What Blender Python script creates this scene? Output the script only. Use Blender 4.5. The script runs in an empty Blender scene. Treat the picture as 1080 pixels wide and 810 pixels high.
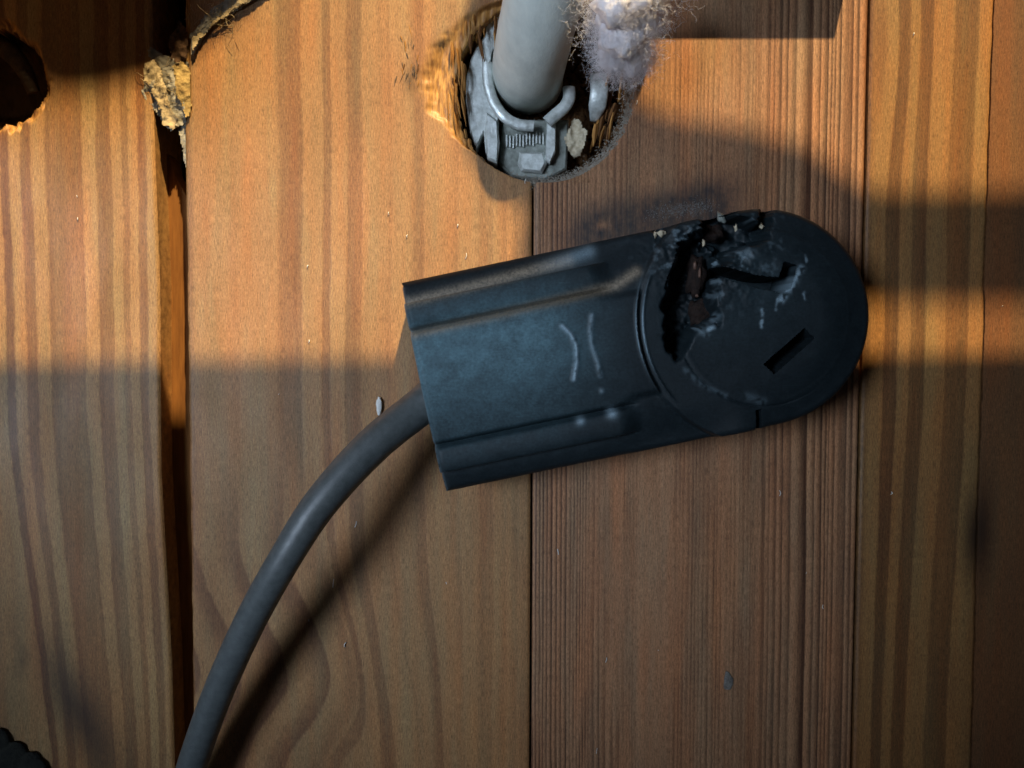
import bpy, math, random
import numpy as np
from mathutils import Vector, Matrix

random.seed(7)
RNG = np.random.default_rng(11)
sc = bpy.context.scene
COL = sc.collection
MM = 0.001

# ------------------------------------------------------------------ camera
PXM = 0.25 * MM            # metres per photo pixel on the floor, image centre
DIST = 0.230
TILT = math.radians(2.8)
ROLL = math.radians(0.2)
cam_d = bpy.data.cameras.new('camera')
cam = bpy.data.objects.new('camera', cam_d)
COL.objects.link(cam)
cam_d.sensor_width = 36.0
cam_d.lens = 36.0 * (DIST / PXM) / 1080.0
cam_d.clip_start = 0.005
cam_d.clip_end = 20
CAM_R = Matrix.Rotation(-TILT, 3, 'X') @ Matrix.Rotation(ROLL, 3, 'Z')
CAM_P = Vector((0, 0, 0)) - (CAM_R @ Vector((0, 0, -1))) * DIST
cam.matrix_world = Matrix.Translation(CAM_P) @ CAM_R.to_4x4()
cam_d.dof.use_dof = True
cam_d.dof.focus_distance = 0.218
cam_d.dof.aperture_fstop = 15.0
sc.camera = cam


def P(px, py, z=0.0):
    """point of the place at height z (metres) that stands at photo pixel px, py"""
    d = CAM_R @ Vector(((px - 540) * PXM, (405 - py) * PXM, -DIST))
    t = (z - CAM_P.z) / d.z
    return CAM_P + d * t


def UV(px, py):
    p = P(px, py, 0)
    return (p.x / PXM + 540, 405 - p.y / PXM)


# ------------------------------------------------------------------ light
world = bpy.data.worlds.new('World')
sc.world = world
world.use_nodes = True
bg = world.node_tree.nodes['Background']
bg.inputs[0].default_value = (0.62, 0.78, 1.0, 1)
bg.inputs[1].default_value = 0.018

# low warm lamp beyond the top of the picture, its beam grazing the floor
W_AZ = math.radians(13.5)
W_EL = math.radians(28)
W_DIST = 2.2
W_DIR = Vector((math.sin(W_AZ) * math.cos(W_EL), math.cos(W_AZ) * math.cos(W_EL), math.sin(W_EL)))
W_POS = Vector((0, 0.05, 0)) + W_DIR * W_DIST
ld = bpy.data.lights.new('warm_lamp', 'SPOT')
ld.energy = 630
ld.color = (1.0, 0.75, 0.40)
ld.shadow_soft_size = 0.020
ld.spot_size = math.radians(24)
ld.spot_blend = 0.3
lo = bpy.data.objects.new('warm_lamp', ld)
lo.location = W_POS
lo.rotation_euler = (-W_DIR).to_track_quat('-Z', 'Y').to_euler()
COL.objects.link(lo)

# cool work light up and to the left of the camera
ad = bpy.data.lights.new('cool_lamp', 'SPOT')
ad.energy = 32
ad.color = (0.665, 0.80, 1.0)
ad.shadow_soft_size = 0.15
ad.spot_size = math.radians(23.5)
ad.spot_blend = 1.0
ao = bpy.data.objects.new('cool_lamp', ad)
ao.location = (-0.33, 0.055, 0.49)
tgt = P(425, 340, 0)
ao.rotation_euler = (tgt - ao.location).to_track_quat('-Z', 'Y').to_euler()
COL.objects.link(ao)

sc.view_settings.view_transform = 'Standard'
sc.view_settings.look = 'None'
sc.view_settings.exposure = 0.0
sc.view_settings.gamma = 1.0
sc.render.engine = 'CYCLES'
sc.cycles.use_denoising = True


# ------------------------------------------------------------------ helpers
def mesh_obj(name, verts, faces, mat=None, parent=None, smooth=True, sharp=None):
    me = bpy.data.meshes.new(name)
    me.from_pydata([tuple(v) for v in verts], [], [tuple(f) for f in faces])
    me.update()
    if smooth:
        me.shade_smooth()
        if sharp is not None:
            me.set_sharp_from_angle(angle=sharp)
    o = bpy.data.objects.new(name, me)
    COL.objects.link(o)
    if mat:
        me.materials.append(mat)
    if parent is not None:
        o.parent = parent
    return o


def tag(o, label=None, cat=None, group=None, kind=None):
    if label: o['label'] = label
    if cat: o['category'] = cat
    if group: o['group'] = group
    if kind: o['kind'] = kind
    return o


def empty(name, loc=(0, 0, 0)):
    o = bpy.data.objects.new(name, None)
    o.empty_display_size = 0.01
    COL.objects.link(o)
    return o


def fattr(o, name, arr):
    a = o.data.attributes.new(name, 'FLOAT', 'POINT')
    a.data.foreach_set('value', np.asarray(arr, dtype=np.float32).ravel())


def catmull(pts, n):
    pts = [np.array(p, float) for p in pts]
    P_ = [2 * pts[0] - pts[1]] + pts + [2 * pts[-1] - pts[-2]]
    out = []
    for i in range(1, len(P_) - 2):
        a, b, c, d = P_[i - 1], P_[i], P_[i + 1], P_[i + 2]
        for k in range(n):
            t = k / n
            out.append(.5 * ((2 * b) + (-a + c) * t + (2 * a - 5 * b + 4 * c - d) * t * t + (-a + 3 * b - 3 * c + d) * t ** 3))
    out.append(pts[-1])
    return np.array(out)


def tube_geo(path, rad, seg=16, flat=1.0, caps=True, ref=(0, 0, 1)):
    """tube round a path; rad scalar or array; flat squeezes it along the ref-side normal"""
    path = np.asarray(path, float)
    n = len(path)
    rad = np.full(n, rad) if np.isscalar(rad) else np.asarray(rad, float)
    tan = np.gradient(path, axis=0)
    tan /= np.linalg.norm(tan, axis=1)[:, None] + 1e-12
    V, F = [], []
    nrm = np.array(ref, float)
    for i in range(n):
        t = tan[i]
        nrm = nrm - t * nrm.dot(t)
        if np.linalg.norm(nrm) < 1e-6:
            nrm = np.cross(t, (1, 0, 0.3))
        nrm /= np.linalg.norm(nrm)
        b = np.cross(t, nrm)
        for k in range(seg):
            a = 2 * math.pi * k / seg
            V.append(path[i] + rad[i] * (math.cos(a) * nrm * flat + math.sin(a) * b))
    for i in range(n - 1):
        for k in range(seg):
            k2 = (k + 1) % seg
            F.append((i * seg + k, i * seg + k2, (i + 1) * seg + k2, (i + 1) * seg + k))
    if caps:
        F.append(tuple(range(seg))[::-1])
        F.append(tuple((n - 1) * seg + k for k in range(seg)))
    return V, F


def tube(name, path, rad, mat, parent=None, **kw):
    V, F = tube_geo(path, rad, **kw)
    return mesh_obj(name, V, F, mat, parent, sharp=1.0)


def prism(name, outline, z0, z1, mat, parent=None, bevel=0.0):
    """outline of (x, y) counter-clockwise, extruded z0..z1 with a small chamfer on the top edge"""
    n = len(outline)
    o = np.array(outline, float)
    c = o.mean(axis=0)
    V = [(x, y, z0) for x, y in o]
    V += [(x, y, z1 - bevel) for x, y in o]
    d = o - c
    ln = np.linalg.norm(d, axis=1)[:, None]
    o2 = c + d * (1 - bevel / (ln + 1e-9))
    V += [(x, y, z1) for x, y in o2]
    F = []
    for L in (0, 1):
        for i in range(n):
            j = (i + 1) % n
            F.append((L * n + i, L * n + j, (L + 1) * n + j, (L + 1) * n + i))
    F.append(tuple(2 * n + i for i in range(n)))
    F.append(tuple(i for i in range(n))[::-1])
    return mesh_obj(name, V, F, mat, parent, smooth=False)


def box(name, x0, x1, y0, y1, z0, z1, mat, parent=None, bevel=0.0005):
    return prism(name, [(x0, y0), (x1, y0), (x1, y1), (x0, y1)], z0, z1, mat, parent, bevel)


def smooth(a, b, x):
    t = np.clip((x - a) / (b - a), 0, 1)
    return t * t * (3 - 2 * t)


TAB = RNG.random((256, 256))


def vnoise(x, y):
    """smooth value noise, 0..1"""
    x = np.asarray(x, float); y = np.asarray(y, float)
    x, y = np.broadcast_arrays(x, y)
    xi = np.floor(x).astype(int); yi = np.floor(y).astype(int)
    fx = x - xi; fy = y - yi
    fx = fx * fx * (3 - 2 * fx); fy = fy * fy * (3 - 2 * fy)
    a = TAB[xi % 256, yi % 256]; b = TAB[(xi + 1) % 256, yi % 256]
    c = TAB[xi % 256, (yi + 1) % 256]; d = TAB[(xi + 1) % 256, (yi + 1) % 256]
    return (a * (1 - fx) + b * fx) * (1 - fy) + (c * (1 - fx) + d * fx) * fy


def fbm(x, y, o=4):
    s = 0; w = 0
    for k in range(o):
        s = s + vnoise(x * 2 ** k + 17.3 * k, y * 2 ** k + 5.1 * k) * .5 ** k
        w += .5 ** k
    return s / w


def in_poly(x, y, poly):
    x = np.asarray(x, float); y = np.asarray(y, float)
    res = np.zeros(np.broadcast(x, y).shape, bool)
    n = len(poly)
    for i in range(n):
        x0, y0 = poly[i]; x1, y1 = poly[(i + 1) % n]
        if y0 == y1: continue
        c = ((y0 > y) != (y1 > y)) & (x < (x1 - x0) * (y - y0) / (y1 - y0) + x0)
        res ^= c
    return res


def seg_dist(x, y, pts):
    d = np.full(np.broadcast(x, y).shape, 1e9)
    for (x0, y0), (x1, y1) in zip(pts[:-1], pts[1:]):
        vx, vy = x1 - x0, y1 - y0
        t = np.clip(((x - x0) * vx + (y - y0) * vy) / (vx * vx + vy * vy + 1e-12), 0, 1)
        d = np.minimum(d, np.hypot(x - x0 - t * vx, y - y0 - t * vy))
    return d


# ------------------------------------------------------------------ materials
class NT:
    def __init__(self, name):
        self.m = bpy.data.materials.new(name)
        self.m.use_nodes = True
        self.t = self.m.node_tree
        self.b = self.t.nodes['Principled BSDF']

    def n(self, typ, **kw):
        x = self.t.nodes.new(typ)
        for k, v in kw.items():
            setattr(x, k, v)
        return x

    def l(self, a, b):
        self.t.links.new(a, b)

    def val(self, sock, v):
        if hasattr(v, 'links') or isinstance(v, bpy.types.NodeSocket):
            self.l(v, sock)
        else:
            sock.default_value = v

    def math(self, op, a, b=0.0, c=0.0, clamp=False):
        x = self.n('ShaderNodeMath', operation=op, use_clamp=clamp)
        self.val(x.inputs[0], a); self.val(x.inputs[1], b); self.val(x.inputs[2], c)
        return x.outputs[0]

    def mix(self, f, a, b, blend='MIX'):
        x = self.n('ShaderNodeMix', data_type='RGBA', blend_type=blend)
        self.val(x.inputs[0], f); self.val(x.inputs[6], a); self.val(x.inputs[7], b)
        return x.outputs[2]

    def coord(self, scale=(1, 1, 1), gen='Object'):
        tc = self.n('ShaderNodeTexCoord')
        mp = self.n('ShaderNodeMapping')
        mp.inputs['Scale'].default_value = scale
        self.l(tc.outputs[gen], mp.inputs[0])
        return mp.outputs[0]

    def noise(self, scale, detail=3, rough=.55, vec=None, dist=0.0):
        x = self.n('ShaderNodeTexNoise')
        x.inputs['Scale'].default_value = scale
        x.inputs['Detail'].default_value = detail
        x.inputs['Roughness'].default_value = rough
        x.inputs['Distortion'].default_value = dist
        if vec is None:
            vec = self.coord()
        self.l(vec, x.inputs['Vector'])
        return x.outputs['Fac']

    def ramp(self, f, stops):
        x = self.n('ShaderNodeMapRange', clamp=True)
        self.l(f, x.inputs[0])
        for i, v in enumerate(stops):
            x.inputs[1 + i].default_value = v
        return x.outputs[0]

    def attr(self, name):
        x = self.n('ShaderNodeAttribute', attribute_name=name)
        return x.outputs['Fac']

    def bump(self, h, dist, strength=1.0, prev=None):
        x = self.n('ShaderNodeBump')
        x.inputs['Strength'].default_value = strength
        x.inputs['Distance'].default_value = dist
        self.l(h, x.inputs['Height'])
        if prev is not None:
            self.l(prev, x.inputs['Normal'])
        return x.outputs[0]


def c4(c):
    return (c[0], c[1], c[2], 1)


def wood_mat(name, light, dark, rough=0.5, warm=0.0):
    N = NT(name)
    late = N.attr('late')
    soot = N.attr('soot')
    knot_dark = N.attr('knot_dark')
    torn = N.attr('torn')
    fib = N.noise(1.0, 3, .6, N.coord((2600, 70, 400)))
    fib2 = N.noise(1.0, 2, .5, N.coord((6500, 500, 600)))
    blot = N.noise(1.0, 4, .6, N.coord((60, 22, 30)))
    f = N.math('ADD', late, N.math('MULTIPLY', N.math('SUBTRACT', fib, .5), .55), clamp=True)
    col = N.mix(f, c4(light), c4(dark))
    strk = N.noise(1.0, 3, .6, N.coord((420, 14, 60)))
    f = N.math('ADD', f, N.math('MULTIPLY', N.math('SUBTRACT', strk, .5), .5), clamp=True)
    col = N.mix(f, c4(light), c4(dark))
    hb = N.noise(1.0, 4, .6, N.coord((170, 16, 30)))
    hue = N.mix(N.ramp(hb, (.32, .68, 0, 1)), (1.12, .90, .76, 1), (.90, .98, 1.0, 1))
    hue = N.mix(1.0, hue, N.mix(N.ramp(blot, (.3, .7, 0, 1)), (1.08, 1.06, 1.04, 1), (.84, .82, .82, 1)), 'MULTIPLY')
    col = N.mix(1.0, col, hue, 'MULTIPLY')
    spk = N.noise(1.0, 2, .6, N.coord((3300, 1500, 900)))
    fib2 = N.math('ADD', N.math('MULTIPLY', fib2, .6), N.math('MULTIPLY', spk, .4))
    v = N.ramp(fib2, (.33, .67, .52, 1.42))
    vv = N.n('ShaderNodeCombineColor')
    for i in range(3): N.l(v, vv.inputs[i])
    col = N.mix(1.0, col, vv.outputs[0], 'MULTIPLY')
    # short dark pores along the grain
    pore = N.ramp(N.noise(1.0, 2, .5, N.coord((3000, 260, 300))), (.66, .74, 0, .45))
    col = N.mix(pore, col, c4([x * .45 for x in dark]))
    tn = N.noise(1.0, 4, .65, N.coord((1500, 240, 300)))
    raw = N.mix(N.ramp(tn, (.32, .62, 0, 1)), (.14, .055, .018, 1), (.52, .27, .075, 1))
    col = N.mix(torn, col, raw)
    col = N.mix(knot_dark, col, (.030, .016, .009, 1))
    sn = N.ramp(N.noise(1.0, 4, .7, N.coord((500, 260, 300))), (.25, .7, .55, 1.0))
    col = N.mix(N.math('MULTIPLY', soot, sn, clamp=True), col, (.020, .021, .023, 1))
    N.l(col, N.b.inputs['Base Color'])
    r = N.ramp(blot, (.3, .7, rough - .06, rough + .12))
    N.l(r, N.b.inputs['Roughness'])
    N.b.inputs['Specular IOR Level'].default_value = 0.32
    h = N.math('ADD', N.math('MULTIPLY', late, -.5), N.math('MULTIPLY', fib, .55))
    h = N.math('ADD', h, N.math('MULTIPLY', fib2, .3))
    N.l(N.bump(h, .00010, .8), N.b.inputs['Normal'])
    return N.m


def plain_mat(name, a, b, scale=300, rough=.6, spec=.4, metal=0.0, bumpd=.0001, stretch=(1, 1, 1), r2=None, bscale=None):
    N = NT(name)
    f = N.ramp(N.noise(scale, 5, .62, N.coord(stretch)), (.3, .7, 0, 1))
    N.l(N.mix(f, c4(a), c4(b)), N.b.inputs['Base Color'])
    N.l(N.ramp(f, (0, 1, rough, r2 if r2 is not None else min(1, rough + .15))), N.b.inputs['Roughness'])
    N.b.inputs['Specular IOR Level'].default_value = spec
    N.b.inputs['Metallic'].default_value = metal
    g = N.noise((bscale or scale * 3), 4, .6, N.coord(stretch))
    N.l(N.bump(g, bumpd, .7), N.b.inputs['Normal'])
    return N.m


M_A = wood_mat('wood_broad_stripes', (.37, .225, .090), (.150, .066, .024))
M_B = wood_mat('wood_pale', (.365, .215, .094), (.175, .084, .038))
M_C = wood_mat('wood_fine_grain', (.42, .232, .122), (.068, .030, .015))
M_D = wood_mat('wood_dark', (.285, .155, .056), (.090, .040, .016))
M_E = wood_mat('wood_reddish', (.19, .095, .040), (.11, .05, .022))
M_TONGUE = plain_mat('raw_tongue_wood', (.25, .105, .024), (.13, .05, .012), 160, .7, .2, stretch=(5, .5, 1))
M_RAW = plain_mat('raw_broken_wood', (.50, .26, .075), (.30, .13, .035), 500, .75, .2, stretch=(3, .6, 1))
M_SUB = plain_mat('dirty_subfloor', (.014, .010, .008), (.007, .005, .004), 120, .9, .1)


def plastic_mat():
    N = NT('black_plastic')
    wear_glint = N.attr('wear_glint'); dust = N.attr('dust'); brown = N.attr('brown')
    n1 = N.noise(260, 5, .65)
    n2 = N.noise(1600, 3, .6)
    n3 = N.noise(5200, 2, .5)
    d = N.math('MULTIPLY', dust, N.ramp(n1, (.22, .74, .30, 1.0)), clamp=True)
    d = N.math('MULTIPLY', d, N.ramp(n2, (.25, .7, .55, 1.0)))
    scr = N.ramp(N.noise(1.0, 2, .5, N.coord((300, 5200, 300))), (.62, .72, 0, .5))
    d = N.math('ADD', d, N.math('MULTIPLY', scr, N.math('ADD', N.math('MULTIPLY', dust, .35), .05)), clamp=True)
    base = N.mix(N.ramp(n2, (.3, .7, 0, 1)), (.005, .0080, .0098, 1), (.009, .014, .017, 1))
    col = N.mix(d, base, (.135, .255, .300, 1))  # dust tint, also carrying the painted cool sheen
    bf = N.math('MULTIPLY', brown, N.ramp(n2, (.3, .65, .35, 1.0)), clamp=True)
    col = N.mix(bf, col, (.30, .240, .170, 1))
    wf = N.math('MULTIPLY', wear_glint, N.ramp(n3, (.28, .6, .45, 1.0)), clamp=True)
    col = N.mix(wf, col, (.30, .41, .47, 1))  # pale wear, plus the painted rim highlight
    N.l(col, N.b.inputs['Base Color'])
    N.l(N.ramp(n1, (.3, .7, .46, .66)), N.b.inputs['Roughness'])
    N.b.inputs['Specular IOR Level'].default_value = .26
    h = N.math('ADD', N.math('MULTIPLY', n2, .6), n3)
    N.l(N.bump(h, .00006, .6), N.b.inputs['Normal'])
    return N.m


M_PLAST = plastic_mat()
M_BURN = plain_mat('burnt_contact', (.028, .014, .009), (.008, .005, .004), 700, .7, .3, bumpd=.0006)
M_COPPER = plain_mat('scorched_contact_metal', (.22, .12, .08), (.06, .03, .02), 900, .5, .5, metal=.3)
M_CHIP = plain_mat('pale_chip', (.62, .55, .40), (.40, .33, .22), 1500, .7, .3)
M_WCHIP = plain_mat('white_chip', (.80, .80, .76), (.6, .6, .55), 1500, .6, .4)
M_CORD = plain_mat('grey_cord_rubber', (.105, .118, .118), (.060, .070, .070), 500, .36, .6, bumpd=.00008, bscale=3000)
M_FEED = plain_mat('pale_grey_cable_jacket', (.72, .77, .70), (.56, .61, .56), 220, .55, .35, bumpd=.00015, stretch=(1, .35, 1), bscale=1500)
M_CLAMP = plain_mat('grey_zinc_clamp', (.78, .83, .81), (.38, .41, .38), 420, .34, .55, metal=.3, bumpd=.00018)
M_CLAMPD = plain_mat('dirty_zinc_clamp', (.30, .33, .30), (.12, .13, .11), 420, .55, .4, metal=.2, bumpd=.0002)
M_FLUFF = plain_mat('white_insulation_fibre', (.97, .94, .95), (.94, .90, .92), 200, .9, .1)
M_PALEF = plain_mat('cream_fibre', (.62, .50, .30), (.36, .27, .15), 300, .9, .1, bumpd=.0006)
M_BLACK = plain_mat('black_dirt', (.018, .020, .014), (.008, .009, .008), 500, .75, .3, bumpd=.0006)
M_BLOCKER = plain_mat('blocker_brown', (.30, .20, .12), (.22, .14, .08), 60, .6, .3, stretch=(.2, 1, 4))  # only for the added light blockers

# ------------------------------------------------------------------ floor planks
floor = tag(empty('floor'), kind='structure')

VB = 1010.0     # virtual pixel rows: bottom and top of the built floor
VT = -420.0
THICK = 19 * MM


def xyz(u, v, z=0.0):
    return ((u - 540) * PXM, (405 - v) * PXM, z)


def plank(name, rows, left, right, grain, mat, du=1.0, edge=1.4, torn=None, drop=None, lip=.45):
    """rows: v values; left/right: functions of v giving u; top is a fine grid so that the grain colour is a point attribute"""
    v = np.asarray(rows, float)
    l = left(v); r = right(v)
    ncol = int(np.ceil((r - l).max() / du)) + 1
    t = np.linspace(0, 1, ncol)
    # extra columns close to the edges for the worn arris
    U = l[:, None] + (r - l)[:, None] * t[None, :]
    V = np.repeat(v[:, None], ncol, 1)
    de = np.clip(np.minimum(U - l[:, None], r[:, None] - U), 0, None)
    Z = -lip * MM * np.exp(-(de / edge) ** 1.3) + .05 * MM * (fbm(U * .02, V * .004) - .5)
    tr = torn(U, V) if torn is not None else 0 * U
    Z = Z - tr * MM * (.3 + 2.6 * fbm(U * .12, V * .025 + 50) * smooth(0, 1, tr))
    if drop is not None: Z = Z - drop(U, V) * MM
    nr = len(v)
    X = (U - 540) * PXM; Y = (405 - V) * PXM
    verts = np.stack([X, Y, Z], -1).reshape(-1, 3)
    idx = np.arange(nr * ncol).reshape(nr, ncol)
    q = np.stack([idx[:-1, :-1], idx[1:, :-1], idx[1:, 1:], idx[:-1, 1:]], -1).reshape(-1, 4)
    loop = list(idx[:, 0]) + list(idx[-1, 1:]) + list(idx[::-1, -1][1:]) + list(idx[0, ::-1][1:-1])
    base = len(verts)
    low = verts[loop].copy(); low[:, 2] = -THICK
    verts = np.concatenate([verts, low])
    n = len(loop)
    w = [(loop[i], base + i, base + (i + 1) % n, loop[(i + 1) % n]) for i in range(n)]
    w = [f[::-1] for f in w]
    faces = [tuple(f) for f in q] + w
    o = mesh_obj(name, verts, faces, mat, floor, sharp=.9)
    late, soot, knot_dark = grain(U, V)
    pad = lambda a, x: np.concatenate([np.broadcast_to(a, U.shape).ravel(), np.full(n, x)])
    fattr(o, 'late', pad(np.clip(late, 0, 1), .35))
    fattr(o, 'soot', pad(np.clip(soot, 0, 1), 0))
    fattr(o, 'knot_dark', pad(np.clip(knot_dark, 0, 1), 0))
    fattr(o, 'torn', pad(np.clip(tr, 0, 1), 1.0 if torn is not None else 0))
    return o


def lines(pts):
    xs = np.array([p[0] for p in pts], float); ys = np.array([p[1] for p in pts], float)
    return lambda x: np.interp(x, xs, ys)


# the round hole bored through the seam of the two middle planks
HC = UV(573, 95)
HRx, HRy = 92.0, 95.0
SEAM_BC = UV(561, 420)[0]
SEAM_CD = 908.0
SEAM_DE = 1036.0
GAP_L = lines([(-420, 168), (120, 166), (300, 170), (500, 168), (700, 176), (860, 178), (1010, 180)])
GAP_R = 199.0


def hole_half(v, side):
    d = 1 - ((v - HC[1]) / HRy) ** 2
    half = HRx * np.sqrt(np.clip(d, 0, None))
    rag = 4.0 * (vnoise(v * .16, 3.3 + side) - .5) + 2 * (vnoise(v * .5, 9.1 + side) - .5)
    return np.where(d > 0, half + rag * np.sqrt(np.clip(d, 0, 1)), -1e3)


def rows_with_hole():
    r = np.concatenate([np.arange(VT, HC[1] - HRy - 3, 8), HC[1] - HRy * np.cos(np.linspace(0, math.pi, 140)), np.arange(HC[1] + HRy + 2, VB + 1, 3.5)])
    return np.unique(np.round(r, 3))


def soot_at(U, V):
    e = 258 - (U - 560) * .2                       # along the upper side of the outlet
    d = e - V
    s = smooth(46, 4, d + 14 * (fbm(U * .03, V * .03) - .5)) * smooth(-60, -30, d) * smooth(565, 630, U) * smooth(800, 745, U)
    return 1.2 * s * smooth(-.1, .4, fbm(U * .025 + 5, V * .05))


# --- plank with broad stripes, far left; its top end is broken away


def stripes_A():
    s = [(-200, .5), (-90, .2), (-60, .8), (-30, .2), (0, .15), (6, .15), (8, .95), (15, .9), (17, .2), (27, .15), (29, .7), (38, .75), (40, .15), (52, .1), (55, .75), (62, .62),
         (86, .55), (90, .65), (91.5, .08), (104, .1), (106, .7), (120, .62), (121, .12), (131, .15), (132, .55), (138, .55), (139, .05), (148, .08), (149, .72), (157, .66), (158.5, .08), (165, .2), (170, .4)]
    return lines(s)


SA = stripes_A()


def grain_A(U, V):
    k = smooth(400, 860, V)
    sh = k * (48 - .22 * np.clip(U, 0, 170)) + 10 * smooth(520, 330, V) * 0
    wob = 7 * (fbm(U * .01, V * .006 + 3) - .5) + 2.6 * (fbm(U * .05, V * .03) - .5) + 1.3 * (vnoise(U * .22, V * .16) - .5)
    g = U - sh - wob
    late = SA(g) * .95 + .10 * (fbm(g * .35, V * .01) - .5) + .12 * (fbm(g * .1, V * .012) - .5)
    knot_dark = .85 * np.exp(-(((U - 70) - (V - 745) * .42) / 26) ** 2 - ((V - 760) / 75) ** 2)  # diagonal dark band at the lower left
    knot_dark = np.maximum(knot_dark, .6 * np.exp(-((U - 14) / 14) ** 2 - ((V - 700) / 70) ** 2) * fbm(U * .05, V * .03))
    ins, d = pit_A(U, V)
    knot_dark = np.where(ins, .95, knot_dark)  # pit interior coloured dark
    soot = 0 * U
    return late, soot, knot_dark


PIT = [(-70, 40), (-20, 34), (18, 40), (40, 56), (51, 78), (53, 98), (46, 116), (36, 126), (24, 133), (4, 138), (-30, 136), (-70, 120)]


def pit_A(U, V):
    ju = 9 * (fbm(U * .06, V * .06 + 4) - .5) + 4 * (vnoise(U * .25, V * .12) - .5)
    jv = 9 * (fbm(U * .06 + 30, V * .06) - .5) + 8 * (vnoise(U * .22 + 9, V * .05) - .5)
    return in_poly(U + ju, V + jv, PIT), np.minimum(seg_dist(U + ju, V + jv, PIT + PIT[:1]), 99)


def torn_A(U, V):
    ins, d = pit_A(U, V)
    return np.where(ins, .6, smooth(11, 2, d + 8 * (fbm(U * .15, V * .03) - .5)))


def drop_A(U, V):
    ins, d = pit_A(U, V)
    return np.where(ins, 5 + 9 * smooth(0, 26, d) + 2 * fbm(U * .08, V * .05), 0)


rA = np.concatenate([np.arange(VT, 20, 8), np.arange(20, 150, 1.5), np.arange(150, VB + 1, 3.5)])
PA = plank('plank', rA, lambda v: -320 + 0 * v, GAP_L, grain_A, M_A, torn=torn_A, drop=drop_A)

# --- pale plank with a cathedral figure
def b_left(v):
    return GAP_R + 1.2 * (vnoise(v * .06, 7.7) - .5)


SB = lines([(199, .55), (203, .5), (206, .12), (230, .05), (250, .10), (268, .05), (292, .12), (297, .55), (318, .68), (320.5, .05), (340, .06), (341.5, .6), (349, .62), (350, .06), (365, .1), (367, .62),
            (381, .6), (382.5, .10), (394, .06), (408, .2), (410, .4), (413, .12), (430, .10), (439, .55), (447, .6), (448, .15), (470, .12), (482, .36), (485, .12), (500, .15), (508, .5), (519, .45), (521, .14),
            (532, .4), (536, .15), (545, .42), (548, .2), (556, .4), (562, .3)])


def grain_B(U, V):
    b = 52 * np.exp(-((V - 728) / np.where(V > 728, 58, 92)) ** 2) * smooth(410, 335, U)
    dr = 34 * smooth(560, 820, V) * smooth(345, 400, U) * smooth(520, 430, U)
    wob = 7 * (fbm(U * .008, V * .005 + 8) - .5) + 2.4 * (fbm(U * .05, V * .025 + 4) - .5) + 1.2 * (vnoise(U * .25, V * .16) - .5)
    g = U - b - dr - wob
    lo_ = smooth(420, 640, V)
    # below, the plain left side breaks into the rings of the cathedral
    ring = ((g + 16 * (fbm(U * .012, V * .012) - .5) - 205) / 46.0) % 1.0
    ring = smooth(.25, .92, ring) * smooth(1.0, .93, ring)
    cath = .06 + .78 * ring
    s = SB(g)
    lk = lo_ * smooth(345, 318, g)
    late = s * (1 - lk) + cath * lk
    late = late + .16 * (fbm(g * .16, V * .008) - .5) + .14 * (fbm(g * .4, V * .02) - .5)
    knot_dark = .55 * np.exp(-((U - 434) / 9) ** 2 - ((V - 90) / 16) ** 2) * (0.4 + fbm(U * .2, V * .1))
    return late, soot_at(U, V), knot_dark


def torn_B(U, V):
    d = HC[0] - hole_half(V[:, :1], 0) - U                 # distance outside the left rim
    reach = 46 * smooth(-20, 40, V) * smooth(175, 110, V) * (.35 + 1.0 * fbm(U * .02, V * .035 + 6)) + 3
    d = d + 9 * (fbm(U * .09, V * .02 + 2) - .5)
    inner = smooth(1, .3, d / reach) * (V < 180) * (V > -60) * (U > 400)
    corner = smooth(7, 3, U - b_left(V[:, :1]) + 6 * (fbm(U * .2, V * .03) - .5)) * smooth(160, 100, V)
    return np.maximum(inner, .8 * corner)


rB = rows_with_hole()
PB = plank('plank', rB, b_left, lambda v: np.minimum(SEAM_BC - 1.1, HC[0] - hole_half(v, 0)), grain_B, M_B, torn=torn_B)


# --- fine straight-grained plank
def grain_C(U, V):
    wob = 3 * (fbm(U * .006, V * .003 + 2) - .5) + 1.0 * (fbm(U * .04, V * .012 + 9) - .5)
    g = U - wob - (V - 400) * .004
    def ln(per, seed, sharp=2.0):
        p = g / per + 2.4 * vnoise(g * .035, seed) + .7 * vnoise(g * .13, seed + 3)
        f = p % 1.0
        amp = .45 + .8 * vnoise(np.floor(p) * 3.17, seed + .5)
        return np.clip(f ** sharp * smooth(1.0, .86, f) * amp, 0, 1)
    fine = ln(4.6, 1.0)
    mid = ln(7.6, 2.0, 1.5)
    plain = .16 + .20 * fbm(g * .09, V * .004)
    wl = smooth(655, 600, g)
    wr = smooth(760, 850, g)
    wc = 1 - np.clip(wl + wr, 0, 1)
    late = wl * (.14 + 1.35 * fine) + wc * (plain + .75 * fine * smooth(.30, .55, fbm(g * .03, V * .003))) + wr * (.06 + 1.5 * mid)
    late = late + .22 * (fbm(g * .02, V * .003 + 7) - .42) + .14 * (fbm(g * .5, V * .02) - .5)
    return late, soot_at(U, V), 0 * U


PC = plank('plank', rows_with_hole(), lambda v: np.maximum(SEAM_BC + 1.2, HC[0] + hole_half(v, 1)), lambda v: SEAM_CD - 1.5 + 0 * v, grain_C, M_C)

# --- dark plank, toned down further for weak light here, and the edge of the next
SD = lines([(905, .6), (912, .55), (917, .1), (929, .05), (931, .8), (944, .85), (946, .15), (957, .1), (959, .75), (973, .8), (975, .1), (995, .08), (997, .6), (1019, .72), (1021, .05), (1035, .12), (1040, .3)])


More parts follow.
